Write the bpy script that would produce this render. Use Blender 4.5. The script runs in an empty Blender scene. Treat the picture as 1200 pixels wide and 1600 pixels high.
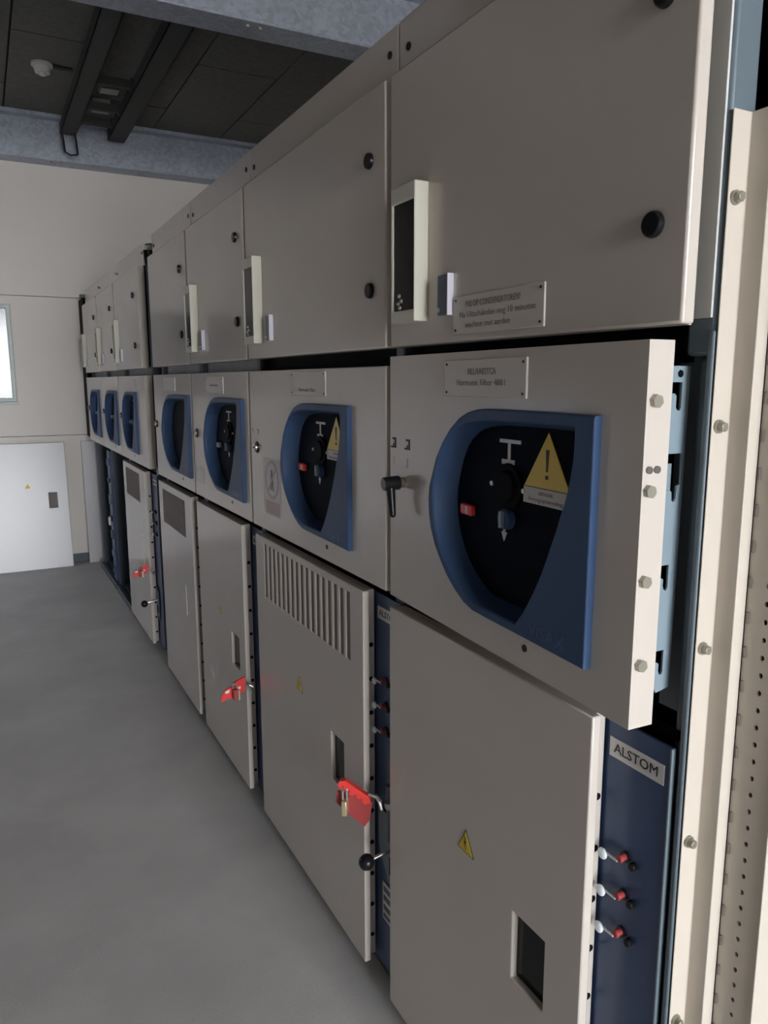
import bpy, bmesh, math, random
from mathutils import Matrix, Vector
random.seed(7)
C = bpy.context.scene.collection
S = bpy.context.scene
PI = math.pi

# ------------------------------------------------------------------ camera, world, light, exposure
cam_d = bpy.data.cameras.new('camera'); cam = bpy.data.objects.new('camera', cam_d); C.objects.link(cam); S.camera = cam
cam_d.sensor_fit = 'VERTICAL'; cam_d.sensor_height = 36.0; cam_d.sensor_width = 27.0
cam_d.lens = 1185.79 / 1600 * 36.0; cam_d.clip_start = 0.02
YAW, PITCH, ROLL = math.radians(27.7036), math.radians(9.7887), math.radians(-0.1095)
fwd = Vector((math.sin(YAW) * math.cos(PITCH), math.cos(YAW) * math.cos(PITCH), -math.sin(PITCH)))
rgt = Vector((math.cos(YAW), -math.sin(YAW), 0)); upv = rgt.cross(fwd)
r2 = rgt * math.cos(ROLL) + upv * math.sin(ROLL); u2 = -rgt * math.sin(ROLL) + upv * math.cos(ROLL)
cam.matrix_world = Matrix(((r2.x, u2.x, -fwd.x, 0), (r2.y, u2.y, -fwd.y, 0), (r2.z, u2.z, -fwd.z, 1.5), (0, 0, 0, 1)))

w = bpy.data.worlds.new('world'); S.world = w; w.use_nodes = True
bg = w.node_tree.nodes['Background']; bg.inputs[0].default_value = (0.93, 0.96, 1.0, 1); bg.inputs[1].default_value = 1.0
S.view_settings.view_transform = 'Standard'; S.view_settings.look = 'None'; S.view_settings.gamma = 1.0
S.view_settings.use_curve_mapping = False; S.view_settings.exposure = 5.2


def daylight(name, loc, rot, sx, sy):
    """portal that guides the sky's daylight through an opening of the room"""
    l = bpy.data.lights.new(name, 'AREA'); l.shape = 'RECTANGLE'; l.size = sx; l.size_y = sy; l.cycles.is_portal = True
    o = bpy.data.objects.new(name, l); C.objects.link(o); o.location = loc; o.rotation_euler = rot
    return o


DX0, DX1, DZ1 = -0.4, 1.7, 3.0           # the open gate behind the camera
YB, YF, XL, XR, ZC = -6.0, 6.75, -2.4, 3.4, 3.48
daylight('gate_daylight', ((DX0 + DX1) / 2, YB - 0.06, DZ1 / 2), (PI / 2, 0, 0), DX1 - DX0, DZ1)
LY0, LY1, LZ0, LZ1 = 4.9, 6.5, 0.1, 1.3      # added side window, unseen, set low to brighten floor and far doors
daylight('side_fill_daylight', (XL - 0.12, (LY0 + LY1) / 2, (LZ0 + LZ1) / 2), (PI / 2, 0, -PI / 2), LY1 - LY0, LZ1 - LZ0)
daylight('window_daylight', (-0.27, YF + 0.12, 1.717), (-PI / 2, 0, 0), 1.0, 0.72)


# ------------------------------------------------------------------ materials
def mat(name, col, rough=0.5, metal=0.0, var=0.0, vscale=6.0, bump=0.0, bscale=60.0, rvar=0.0, spec=0.5, col2=None, stretch=None):
    m = bpy.data.materials.new(name); m.use_nodes = True
    nt = m.node_tree; b = nt.nodes['Principled BSDF']
    b.inputs['Base Color'].default_value = (*col, 1); b.inputs['Roughness'].default_value = rough
    b.inputs['Metallic'].default_value = metal; b.inputs['Specular IOR Level'].default_value = spec
    tc = nt.nodes.new('ShaderNodeTexCoord'); src = tc.outputs['Object']
    if stretch:
        mp = nt.nodes.new('ShaderNodeMapping'); mp.inputs['Scale'].default_value = stretch
        nt.links.new(src, mp.inputs[0]); src = mp.outputs[0]
    if var or col2 or rvar:
        n = nt.nodes.new('ShaderNodeTexNoise'); n.inputs['Scale'].default_value = vscale; n.inputs['Detail'].default_value = 6
        n.inputs['Roughness'].default_value = 0.6
        nt.links.new(src, n.inputs['Vector'])
        if var or col2:
            r = nt.nodes.new('ShaderNodeValToRGB'); r.color_ramp.elements[0].position = 0.3; r.color_ramp.elements[1].position = 0.7
            c2 = col2 or tuple(c * (1 - var) for c in col)
            r.color_ramp.elements[0].color = (*c2, 1); r.color_ramp.elements[1].color = (*col, 1)
            nt.links.new(n.outputs['Fac'], r.inputs[0]); nt.links.new(r.outputs[0], b.inputs['Base Color'])
        if rvar:
            mr = nt.nodes.new('ShaderNodeMapRange'); mr.inputs['To Min'].default_value = max(0.02, rough - rvar); mr.inputs['To Max'].default_value = rough + rvar
            nt.links.new(n.outputs['Fac'], mr.inputs[0]); nt.links.new(mr.outputs[0], b.inputs['Roughness'])
    if bump:
        n2 = nt.nodes.new('ShaderNodeTexNoise'); n2.inputs['Scale'].default_value = bscale; n2.inputs['Detail'].default_value = 4
        nt.links.new(src, n2.inputs['Vector'])
        bp = nt.nodes.new('ShaderNodeBump'); bp.inputs['Strength'].default_value = bump; bp.inputs['Distance'].default_value = 0.004
        nt.links.new(n2.outputs['Fac'], bp.inputs['Height']); nt.links.new(bp.outputs[0], b.inputs['Normal'])
    return m


def galvanised(name, col, rough=0.42, scale=26):
    m = mat(name, col, rough, 0.35); nt = m.node_tree; b = nt.nodes['Principled BSDF']
    tc = nt.nodes.new('ShaderNodeTexCoord'); v = nt.nodes.new('ShaderNodeTexVoronoi'); v.inputs['Scale'].default_value = scale
    n = nt.nodes.new('ShaderNodeTexNoise'); n.inputs['Scale'].default_value = 5; n.inputs['Detail'].default_value = 5
    mx = nt.nodes.new('ShaderNodeMix'); mx.data_type = 'FLOAT'; mx.inputs[0].default_value = 0.5
    sp = nt.nodes.new('ShaderNodeSeparateColor')
    r = nt.nodes.new('ShaderNodeValToRGB')
    r.color_ramp.elements[0].position = 0.2; r.color_ramp.elements[1].position = 0.75
    r.color_ramp.elements[0].color = (*[c * 0.82 for c in col], 1); r.color_ramp.elements[1].color = (*[min(1, c * 1.12) for c in col], 1)
    nt.links.new(tc.outputs['Object'], v.inputs['Vector']); nt.links.new(tc.outputs['Object'], n.inputs['Vector'])
    nt.links.new(v.outputs['Color'], sp.inputs[0]); nt.links.new(sp.outputs[0], mx.inputs[2]); nt.links.new(n.outputs['Fac'], mx.inputs[3])
    nt.links.new(mx.outputs[0], r.inputs[0]); nt.links.new(r.outputs[0], b.inputs['Base Color'])
    return m


M = {}
M['cream'] = mat('cream_enamel', (0.62, 0.565, 0.51), 0.19, var=0.05, vscale=3.0, rvar=0.04, bump=0.008, bscale=220, spec=0.55)
M['cream_box'] = mat('cream_plastic', (0.66, 0.64, 0.54), 0.4)
M['cream_wall'] = mat('wall_panel_paint', (0.80, 0.745, 0.685), 0.55, var=0.05, vscale=1.2)
M['brown_wall'] = mat('brown_side_wall', (0.10, 0.075, 0.055), 0.7, var=0.2, vscale=2)
M['cream_frame'] = mat('cream_frame_paint', (0.62, 0.56, 0.485), 0.38, var=0.05, vscale=4)
M['blue'] = mat('blue_moulded_plastic', (0.048, 0.088, 0.180), 0.45, bump=0.03, bscale=500, spec=0.15)
M['blue_panel'] = mat('blue_panel_paint', (0.045, 0.085, 0.19), 0.34, var=0.25, vscale=7, rvar=0.08)
M['slate'] = mat('slate_steel_paint', (0.065, 0.085, 0.11), 0.38, var=0.2, vscale=9)
M['slate_post'] = mat('slate_post_paint', (0.12, 0.145, 0.165), 0.35, var=0.15, vscale=8)
M['slate_light'] = mat('pale_slate_paint', (0.13, 0.17, 0.20), 0.45, var=0.08, vscale=7)
M['hook'] = mat('pale_blue_steel', (0.24, 0.31, 0.36), 0.4, var=0.06, vscale=9)
M['zinc_face'] = mat('zinc_facing', (0.72, 0.72, 0.70), 0.4, 0.15, var=0.1, vscale=9)
M['galv_strip'] = mat('zinc_strip', (0.30, 0.31, 0.31), 0.5, 0.4, var=0.15, vscale=12)
M['galv'] = galvanised('galvanised_steel', (0.40, 0.43, 0.50), 0.5, 48)
M['dark'] = mat('black_interior', (0.004, 0.005, 0.007), 0.6, spec=0.05)  # near-black: paints shade into open insides, gaps and holes; also the crank port
M['inner'] = mat('dark_blue_front', (0.004, 0.006, 0.013), 0.6, spec=0.04)
M['rubber'] = mat('black_plastic', (0.010, 0.010, 0.012), 0.3, spec=0.3)
M['steel'] = mat('bright_steel', (0.55, 0.54, 0.50), 0.28, 0.9)
M['steel_dull'] = mat('dull_steel', (0.22, 0.21, 0.20), 0.4, 0.8)
M['zinc'] = mat('zinc_bolt', (0.42, 0.40, 0.33), 0.4, 0.7)
M['brass'] = mat('pale_brass', (0.62, 0.50, 0.32), 0.35, 0.6)
M['plate'] = mat('engraved_plate', (0.60, 0.555, 0.51), 0.35)
M['ink'] = mat('engraved_ink', (0.20, 0.17, 0.16), 0.6)
M['ink_black'] = mat('black_print', (0.012, 0.012, 0.014), 0.5)
M['white'] = mat('white_print', (0.72, 0.72, 0.72), 0.5)
M['cap'] = mat('white_rubber_cap', (0.70, 0.76, 0.78), 0.5)
M['silver_label'] = mat('silver_label', (0.62, 0.60, 0.60), 0.45, 0.1)
M['yellow'] = mat('yellow_sign', (0.80, 0.56, 0.03), 0.45)
M['sign_white'] = mat('sign_white', (0.62, 0.60, 0.55), 0.5)
M['red'] = mat('red_plastic', (0.78, 0.055, 0.045), 0.35)
M['red_dark'] = mat('dull_red_plastic', (0.35, 0.05, 0.05), 0.5)
M['faded_red'] = mat('faded_red_print', (0.50, 0.36, 0.345), 0.5)
M['sticker'] = mat('pale_sticker', (0.60, 0.55, 0.53), 0.4)
M['vent'] = mat('vent_mesh', (0.20, 0.17, 0.155), 0.7)
M['greenblue'] = mat('meter_glass', (0.008, 0.009, 0.008), 0.15, spec=0.2)
M['lock_blue'] = mat('grey_blue_lock', (0.10, 0.12, 0.19), 0.35)
M['lilac'] = mat('pale_lilac_plastic', (0.70, 0.68, 0.76), 0.4)
M['tray'] = mat('dark_cable_tray', (0.035, 0.035, 0.033), 0.7)
M['cable'] = mat('black_cable', (0.012, 0.012, 0.013), 0.5)
M['detector'] = mat('aged_white_plastic', (0.60, 0.60, 0.55), 0.5)
M['floor'] = mat('worn_concrete_floor', (0.66, 0.64, 0.62), 0.6, col2=(0.52, 0.505, 0.49), vscale=2.2, bump=0.12, bscale=140, rvar=0.06)
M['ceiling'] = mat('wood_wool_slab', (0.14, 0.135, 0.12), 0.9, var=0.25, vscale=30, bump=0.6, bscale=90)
M['joint'] = mat('dark_joint', (0.02, 0.02, 0.02), 0.9)
M['alu'] = mat('window_frame_paint', (0.52, 0.58, 0.55), 0.4)
M['ground'] = mat('outside_ground', (0.42, 0.41, 0.39), 0.9, var=0.2, vscale=1.0)


def glass_mat(name, k):
    m = bpy.data.materials.new(name); m.use_nodes = True; nt = m.node_tree; nt.nodes.clear()
    out = nt.nodes.new('ShaderNodeOutputMaterial'); tr = nt.nodes.new('ShaderNodeBsdfTransparent'); tl = nt.nodes.new('ShaderNodeBsdfTranslucent')
    gl = nt.nodes.new('ShaderNodeBsdfGlossy'); gl.inputs['Roughness'].default_value = 0.15
    tr.inputs[0].default_value = (0.92 * k, 0.96 * k, k, 1); tl.inputs[0].default_value = (1.05 * k, 1.07 * k, 1.2 * k, 1)
    mx = nt.nodes.new('ShaderNodeMixShader'); mx2 = nt.nodes.new('ShaderNodeMixShader'); mx2.inputs[0].default_value = 0.05
    tc = nt.nodes.new('ShaderNodeTexCoord'); n = nt.nodes.new('ShaderNodeTexNoise'); n.inputs['Scale'].default_value = 9; n.inputs['Detail'].default_value = 2
    n.inputs['Distortion'].default_value = 1.2
    r = nt.nodes.new('ShaderNodeValToRGB'); r.color_ramp.elements[0].position = 0.4; r.color_ramp.elements[1].position = 0.62
    nt.links.new(tc.outputs['Object'], n.inputs['Vector']); nt.links.new(n.outputs['Fac'], r.inputs[0]); nt.links.new(r.outputs[0], mx.inputs[0])
    nt.links.new(tr.outputs[0], mx.inputs[1]); nt.links.new(tl.outputs[0], mx.inputs[2])
    nt.links.new(mx.outputs[0], mx2.inputs[1]); nt.links.new(gl.outputs[0], mx2.inputs[2]); nt.links.new(mx2.outputs[0], out.inputs[0])
    return m


M['pane'] = glass_mat('patterned_glass', 0.042)
M['fill_pane'] = glass_mat('fill_pane_glass', 0.36)  # pane of the added side window, its tint sets the fill strength




# ------------------------------------------------------------------ mesh helpers
def link(name, bm, m, parent=None, bev=0.0, seg=2, smooth=False, kind=None, sharp=38):
    bmesh.ops.remove_doubles(bm, verts=bm.verts, dist=1e-6)
    bmesh.ops.recalc_face_normals(bm, faces=bm.faces)
    me = bpy.data.meshes.new(name); bm.to_mesh(me); bm.free()
    me.materials.append(M[m])
    if smooth or bev:
        me.shade_smooth(); me.set_sharp_from_angle(angle=math.radians(sharp))
    o = bpy.data.objects.new(name, me); C.objects.link(o)
    if parent: o.parent = parent
    if bev:
        b = o.modifiers.new('bevel', 'BEVEL'); b.width = bev; b.segments = seg; b.limit_method = 'ANGLE'; b.angle_limit = math.radians(40); b.harden_normals = False
    if kind: o['kind'] = kind
    return o


def empty(name, loc, label, cat, group=None, rz=0.0):
    o = bpy.data.objects.new(name, None); C.objects.link(o); o.location = loc; o.rotation_euler = (0, 0, rz); o.empty_display_size = 0.1
    o['label'] = label; o['category'] = cat
    if group: o['group'] = group
    return o


def box(bm, x0, x1, y0, y1, z0, z1):
    v = [bm.verts.new(p) for p in ((x0, y0, z0), (x1, y0, z0), (x1, y1, z0), (x0, y1, z0), (x0, y0, z1), (x1, y0, z1), (x1, y1, z1), (x0, y1, z1))]
    for f in ((3, 2, 1, 0), (4, 5, 6, 7), (0, 1, 5, 4), (1, 2, 6, 5), (2, 3, 7, 6), (3, 0, 4, 7)):
        bm.faces.new([v[i] for i in f])


def boxes(*bs):
    bm = bmesh.new()
    for b in bs: box(bm, *b)
    return bm


def cyl(bm, p0, p1, r0, r1=None, n=16, cap=True):
    r1 = r0 if r1 is None else r1
    p0, p1 = Vector(p0), Vector(p1); a = (p1 - p0).normalized()
    t = a.orthogonal().normalized(); b = a.cross(t)
    A = [bm.verts.new(p0 + (t * math.cos(2 * PI * i / n) + b * math.sin(2 * PI * i / n)) * r0) for i in range(n)]
    B = [bm.verts.new(p1 + (t * math.cos(2 * PI * i / n) + b * math.sin(2 * PI * i / n)) * r1) for i in range(n)]
    for i in range(n): bm.faces.new((A[i], A[(i + 1) % n], B[(i + 1) % n], B[i]))
    if cap: bm.faces.new(A[::-1]); bm.faces.new(B)


def cyls(*cs, n=16):
    bm = bmesh.new()
    for c in cs: cyl(bm, *c, n=n)
    return bm


def ball(bm, c, r, u=16, v=10, sc=(1, 1, 1)):
    bmesh.ops.create_uvsphere(bm, u_segments=u, v_segments=v, radius=r, matrix=Matrix.Translation(c) @ Matrix.Diagonal((*sc, 1)))


def tube(bm, pts, r, n=8):
    for a, b in zip(pts, pts[1:]): cyl(bm, a, b, r, n=n)
    for p in pts[1:-1]: ball(bm, p, r, 8, 6)


def prism(bm, poly, f0, f1):
    """poly: 2-D points; f0/f1 map a 2-D point to 3-D front and back"""
    A = [bm.verts.new(f0(p)) for p in poly]; B = [bm.verts.new(f1(p)) for p in poly]; n = len(poly)
    fa = bm.faces.new(A); fb = bm.faces.new(B[::-1])
    for i in range(n): bm.faces.new((A[i], B[i], B[(i + 1) % n], A[(i + 1) % n]))
    fa.normal_update(); fb.normal_update(); bmesh.ops.triangulate(bm, faces=[fa, fb], ngon_method='EAR_CLIP')


def yz_prism(poly, x0, x1):
    bm = bmesh.new(); prism(bm, poly, lambda p: (x0, p[0], p[1]), lambda p: (x1, p[0], p[1])); return bm


def holed(a0, a1, b0, b1, holes, f0, f1):
    """rectangular sheet in (a,b) with rectangular holes; f0/f1 map (a,b) to the front and back surface"""
    A = sorted({a0, a1, *[h[0] for h in holes], *[h[1] for h in holes]}); B = sorted({b0, b1, *[h[2] for h in holes], *[h[3] for h in holes]})
    solid = lambda i, j: 0 <= i < len(A) - 1 and 0 <= j < len(B) - 1 and not any(h[0] - 1e-9 <= A[i] and A[i + 1] <= h[1] + 1e-9 and h[2] - 1e-9 <= B[j] and B[j + 1] <= h[3] + 1e-9 for h in holes)
    bm = bmesh.new(); V = {}

    def v(i, j, k):
        if (i, j, k) not in V: V[i, j, k] = bm.verts.new((f1 if k else f0)((A[i], B[j])))
        return V[i, j, k]
    for i in range(len(A) - 1):
        for j in range(len(B) - 1):
            if not solid(i, j): continue
            bm.faces.new((v(i, j, 0), v(i + 1, j, 0), v(i + 1, j + 1, 0), v(i, j + 1, 0)))
            bm.faces.new((v(i, j, 1), v(i, j + 1, 1), v(i + 1, j + 1, 1), v(i + 1, j, 1)))
            for di, dj, e in ((-1, 0, ((i, j), (i, j + 1))), (1, 0, ((i + 1, j), (i + 1, j + 1))), (0, -1, ((i, j), (i + 1, j))), (0, 1, ((i, j + 1), (i + 1, j + 1)))):
                if not solid(i + di, j + dj):
                    (p, q) = e; bm.faces.new((v(*p, 0), v(*q, 0), v(*q, 1), v(*p, 1)))
    return bm


def text_bm(s, size, width=None, ext=0.0003, bold=0.0):
    cu = bpy.data.curves.new('text', 'FONT'); cu.body = s; cu.size = size; cu.align_x = 'CENTER'; cu.align_y = 'CENTER'
    cu.extrude = ext; cu.resolution_u = 2; cu.offset = bold
    o = bpy.data.objects.new('text', cu); C.objects.link(o); bpy.context.view_layer.update()
    me = bpy.data.meshes.new_from_object(o.evaluated_get(bpy.context.evaluated_depsgraph_get()))
    bpy.data.objects.remove(o); bpy.data.curves.remove(cu)
    bm = bmesh.new(); bm.from_mesh(me); bpy.data.meshes.remove(me)
    if width:
        xs = [v.co.x for v in bm.verts]; k = width / (max(xs) - min(xs))
        for v in bm.verts: v.co.x *= k
    return bm


def text_on_x(bm, x, y, z):
    """text plane that faces -x, read from the aisle"""
    for v in bm.verts: v.co = Vector((x - v.co.z, y - v.co.x, z + v.co.y))
    return bm


def lines(rows):
    """rows: (string, size, width, y, z, x)"""
    out = bmesh.new()
    for s, size, width, x, y, z in rows:
        b = text_on_x(text_bm(s, size, width), x, y, z); me = bpy.data.meshes.new('t'); b.to_mesh(me); b.free(); out.from_mesh(me); bpy.data.meshes.remove(me)
    return out


def star(outline, angles, c):
    """distance-sampled outline around centre c for the given angles"""
    pts = []
    n = len(outline)
    for a in angles:
        dx, dy = math.cos(a), math.sin(a); best = None
        for i in range(n):
            (x1, y1), (x2, y2) = outline[i], outline[(i + 1) % n]
            x1 -= c[0]; x2 -= c[0]; y1 -= c[1]; y2 -= c[1]
            ex, ey = x2 - x1, y2 - y1; den = dx * ey - dy * ex
            if abs(den) < 1e-12: continue
            t = (x1 * ey - y1 * ex) / den; s = (x1 * dy - y1 * dx) / den
            if -1e-6 <= s <= 1 + 1e-6 and t > 0 and (best is None or t > best): best = t
        pts.append((c[0] + dx * best, c[1] + dy * best))
    return pts


def shrink(pts, d):
    """move a closed star outline inwards by d"""
    n = len(pts); out = []
    area = sum(pts[i][0] * pts[(i + 1) % n][1] - pts[(i + 1) % n][0] * pts[i][1] for i in range(n)); sg = 1 if area > 0 else -1
    for i in range(n):
        (ax, ay), (bx, by) = pts[i - 1], pts[(i + 1) % n]; tx, ty = bx - ax, by - ay; l = math.hypot(tx, ty) or 1
        out.append((pts[i][0] - sg * ty / l * d, pts[i][1] + sg * tx / l * d))
    return out


def rings(bm, loops, closed=True):
    """loops: lists of 3-D points, same length"""
    VL = [[bm.verts.new(p) for p in lp] for lp in loops]; n = len(loops[0])
    for a, b in zip(VL, VL[1:]):
        for i in range(n): bm.faces.new((a[i], a[(i + 1) % n], b[(i + 1) % n], b[i]))
    return VL


# ------------------------------------------------------------------ setting: floor, walls, ceiling, window
def struct(o):
    o['kind'] = 'structure'; return o


struct(link('floor', boxes((XL - 0.1, XR + 0.1, YB - 0.1, YF + 0.1, -0.12, 0)), 'floor'))
g = link('ground', boxes((-40, 40, -40, YB - 0.1, -0.16, -0.02), (-40, 40, YF + 0.1, 40, -0.16, -0.02), (-40, XL - 0.1, YB - 0.1, YF + 0.1, -0.16, -0.02)), 'ground'); struct(g); g.name = 'floor_outside'

# far wall of three horizontal panels
M['wall_joint'] = mat('wall_joint', (0.35, 0.33, 0.31), 0.7)
wf = struct(link('wall_far', boxes((XL - 0.1, -0.77, YF + 0.045, YF + 0.1, 0, ZC), (0.26, XR + 0.1, YF + 0.045, YF + 0.1, 0, ZC), (-0.77, 0.26, YF + 0.045, YF + 0.1, 0, 1.343), (-0.77, 0.26, YF + 0.045, YF + 0.1, 2.093, ZC)), 'wall_joint'))
WX0, WX1, WZ0, WZ1 = -0.77, 0.255, 1.343, 2.093
fy = lambda y: (lambda p: (p[0], y, p[1]))
link('wall_panel', holed(XL, XR, 0.0, 1.066, [], fy(YF), fy(YF + 0.045)), 'cream_wall', wf, 0.003)
link('wall_panel', holed(XL, XR, 1.069, 2.163, [(WX0, WX1, WZ0, WZ1)], fy(YF), fy(YF + 0.045)), 'cream_wall', wf, 0.003)
link('wall_panel', holed(XL, XR, 2.166, ZC, [], fy(YF), fy(YF + 0.045)), 'cream_wall', wf, 0.003)
struct(link('wall_left', holed(YB, YF, 0, ZC, [(LY0, LY1, LZ0, LZ1)], lambda p: (XL - 0.1, p[0], p[1]), lambda p: (XL, p[0], p[1])), 'brown_wall'))
struct(link('wall_right', boxes((XR, XR + 0.1, YB, YF, 0, ZC)), 'brown_wall'))
struct(link('wall_near', holed(XL, XR, 0, ZC, [(DX0, DX1, 0, DZ1)], fy(YB - 0.1), fy(YB)), 'cream_wall'))
struct(link('baseboard_far', boxes((XL, XR, YF - 0.012, YF, 0, 0.07)), 'slate'))
wn = struct(link('window_1', holed(WX0, WX1, WZ0, WZ1, [(WX0 + 0.03, WX1 - 0.03, WZ0 + 0.03, WZ1 - 0.03)], fy(YF - 0.008), fy(YF + 0.06)), 'alu', None, 0.004))
link('pane', boxes((WX0 + 0.03, WX1 - 0.03, YF + 0.028, YF + 0.034, WZ0 + 0.03, WZ1 - 0.03)), 'pane', wn)
w2 = struct(link('window_added', holed(LY0, LY1, LZ0, LZ1, [(LY0 + 0.05, LY1 - 0.05, LZ0 + 0.05, LZ1 - 0.05)], lambda p: (XL - 0.08, p[0], p[1]), lambda p: (XL + 0.01, p[0], p[1])), 'alu'))  # unseen window added for side fill light
link('pane', boxes((XL - 0.05, XL - 0.044, LY0 + 0.05, LY1 - 0.05, LZ0 + 0.05, LZ1 - 0.05)), 'fill_pane', w2)
link('sill', boxes((WX0 - 0.01, WX1 + 0.01, YF - 0.028, YF, WZ0 - 0.02, WZ0)), 'alu', wn, 0.003)

# ceiling of slabs laid between the beams
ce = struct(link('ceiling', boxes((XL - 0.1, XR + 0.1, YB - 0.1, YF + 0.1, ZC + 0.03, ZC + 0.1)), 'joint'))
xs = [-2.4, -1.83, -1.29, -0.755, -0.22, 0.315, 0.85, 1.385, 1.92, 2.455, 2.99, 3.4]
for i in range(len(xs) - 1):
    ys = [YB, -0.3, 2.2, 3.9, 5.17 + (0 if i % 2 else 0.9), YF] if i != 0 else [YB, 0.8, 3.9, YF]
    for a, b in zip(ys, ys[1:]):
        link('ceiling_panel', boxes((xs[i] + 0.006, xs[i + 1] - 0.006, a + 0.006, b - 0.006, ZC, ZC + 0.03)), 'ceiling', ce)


def beam(y, label):
    o = empty('steel_beam', (0, y, 3.15), label, 'beam', 'galvanised roof beams')
    link('bottom_flange', boxes((XL, XR, -0.09, 0.09, 0, 0.014)), 'galv', o, 0.003)
    link('web', boxes((XL, XR, -0.006, 0.006, 0.014, 0.302)), 'galv', o)
    link('top_flange', boxes((XL, XR, -0.09, 0.09, 0.302, 0.33)), 'galv', o, 0.003)
    for x in (0.62, 0.68, 1.25, 1.31):
        link('bolt', cyls(((x, -0.05, -0.001), (x, -0.05, -0.012), 0.011), n=6), 'zinc', o)
    return o


beam(3.80, 'galvanised roof beam crossing overhead, nearest to the camera')
beam(6.655, 'galvanised roof beam along the top of the far wall')

# cable trays
def tray(name, x0, x1, y0, y1, z, label):
    o = empty('cable_tray', (x0, y0, z), label, 'cable tray', 'cable trays under the ceiling')
    w_, l_ = x1 - x0, y1 - y0
    link('channel', boxes((0, w_, 0, l_, 0, 0.006), (0, 0.004, 0, l_, 0, 0.075), (w_ - 0.004, w_, 0, l_, 0, 0.075)), 'tray', o)
    for y in (0.8, 1.7, 2.5):
        if y < l_: link('hanger', boxes((w_ / 2 - 0.008, w_ / 2 + 0.008, y - 0.01, y + 0.01, 0.004, ZC - z)), 'tray', o)
    bm = bmesh.new()
    for k in range(3): cyl(bm, (0.02 + k * (w_ - 0.04) / 2, 0.02, 0.02), (0.02 + k * (w_ - 0.04) / 2, l_ - 0.02, 0.02), 0.011, n=8)
    link('cable', bm, 'cable', o)
    return o


ta = tray('a', 0.69, 0.80, 3.92, 6.55, 3.34, 'dark cable tray left of the other, cable loops hanging off its end')
tray('b', 1.03, 1.155, 3.92, 6.56, 3.34, 'dark cable tray right of the other, ending plain')
for dx, dz in ((0.004, 0.13), (0.095, 0.14)):
    bm = bmesh.new(); tube(bm, [(dx, 2.40, 0.03), (dx, 2.58, 0.02), (dx + 0.012, 2.605, -0.05), (dx + 0.018, 2.605, -dz)], 0.008); link('cable_drop', bm, 'cable', ta, smooth=True)
bm = bmesh.new(); tube(bm, [(0.022, 2.605, -0.13), (0.06, 2.605, -0.15), (0.113, 2.605, -0.14)], 0.007); link('cable_drop', bm, 'cable', ta, smooth=True)
for y in (5.45, 5.95, 6.3):
    o = empty('tray_crossbar', (0.80, y, 3.36), 'dark steel bar bridging the two cable trays, ' + {5.45: 'farthest from the end wall', 5.95: 'middle of the three', 6.3: 'closest to the end wall'}[y], 'bar', 'bars between the cable trays')
    link('bar', boxes((0, 0.23, -0.02, 0.02, 0, 0.05)), 'tray', o, 0.003)
    link('foot', boxes((0.0, 0.012, -0.03, 0.03, -0.01, 0.06)), 'tray', o)
    link('foot', boxes((0.218, 0.23, -0.03, 0.03, -0.01, 0.06)), 'tray', o)
for k, y in enumerate((5.70, 6.12)):
    o = empty('junction_box', (0.86, y, ZC), 'grey junction box on the ceiling between the cable trays, ' + ('nearer one' if k == 0 else 'farther one'), 'junction box', 'junction boxes between the trays')
    link('housing', boxes((0, 0.13, -0.06, 0.06, -0.06, 0)), 'galv_strip', o, 0.006)
    link('lid', boxes((0.006, 0.124, -0.054, 0.054, -0.072, -0.06)), 'galv_strip', o, 0.003)

# smoke detector
sd = empty('smoke_detector', (0.51, 5.60, ZC), 'aged white smoke detector on the dark ceiling slab', 'smoke detector')
bm = bmesh.new(); cyl(bm, (0, 0, 0), (0, 0, -0.022), 0.064, 0.064, 24); link('base', bm, 'detector', sd, 0.003)
bm = bmesh.new(); cyl(bm, (0, 0, -0.022), (0, 0, -0.06), 0.055, 0.044, 24); cyl(bm, (0, 0, -0.06), (0, 0, -0.074), 0.026, 0.020, 16); link('sensing_head', bm, 'detector', sd, 0.003)
bm = bmesh.new(); cyl(bm, (0.06, 0, -0.012), (0.18, 0, -0.012), 0.011, n=10); link('conduit', bm, 'tray', sd, smooth=True)

# ------------------------------------------------------------------ switchgear cubicles
XF = 0.746                              # front plane of the doors
ZM0, ZM1, ZU0, ZU1, ZT = 1.049, 1.531, 1.567, 2.078, 2.185
B_OUT = [(0.077, 1.4562), (0.1903, 1.4573), (0.3048, 1.4574), (0.345, 1.4570), (0.3665, 1.4552), (0.395, 1.4495), (0.4209, 1.4398), (0.452, 1.4195), (0.4792, 1.3929), (0.5010, 1.3640), (0.5159, 1.3312), (0.5260, 1.3080), (0.5286, 1.2856), (0.5265, 1.2570), (0.5189, 1.2306), (0.5030, 1.2020), (0.4814, 1.1771), (0.4560, 1.1530), (0.4273, 1.1334), (0.3980, 1.1190), (0.3685, 1.1116), (0.33, 1.1105), (0.203, 1.1090), (0.078, 1.1067)]
B_IN = [(0.1187, 1.4381), (0.22, 1.4385), (0.3221, 1.4376), (0.360, 1.4360), (0.3896, 1.4324), (0.412, 1.4280), (0.431, 1.4206), (0.452, 1.4090), (0.4701, 1.3935), (0.487, 1.3680), (0.4992, 1.3389), (0.508, 1.3110), (0.5101, 1.2841), (0.506, 1.2530), (0.4968, 1.226), (0.480, 1.1980), (0.4579, 1.1737), (0.4340, 1.1550), (0.4077, 1.1406), (0.384, 1.1310), (0.3587, 1.1270), (0.3001, 1.1265), (0.2426, 1.1270), (0.2256, 1.1480), (0.211, 1.1705), (0.1955, 1.1960), (0.182, 1.2214), (0.1715, 1.2440), (0.1618, 1.267), (0.152, 1.289), (0.144, 1.3113), (0.136, 1.3310), (0.1295, 1.3507), (0.1240, 1.3730), (0.120, 1.3962), (0.1190, 1.418)]
BC = (0.30, 1.285)


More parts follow.
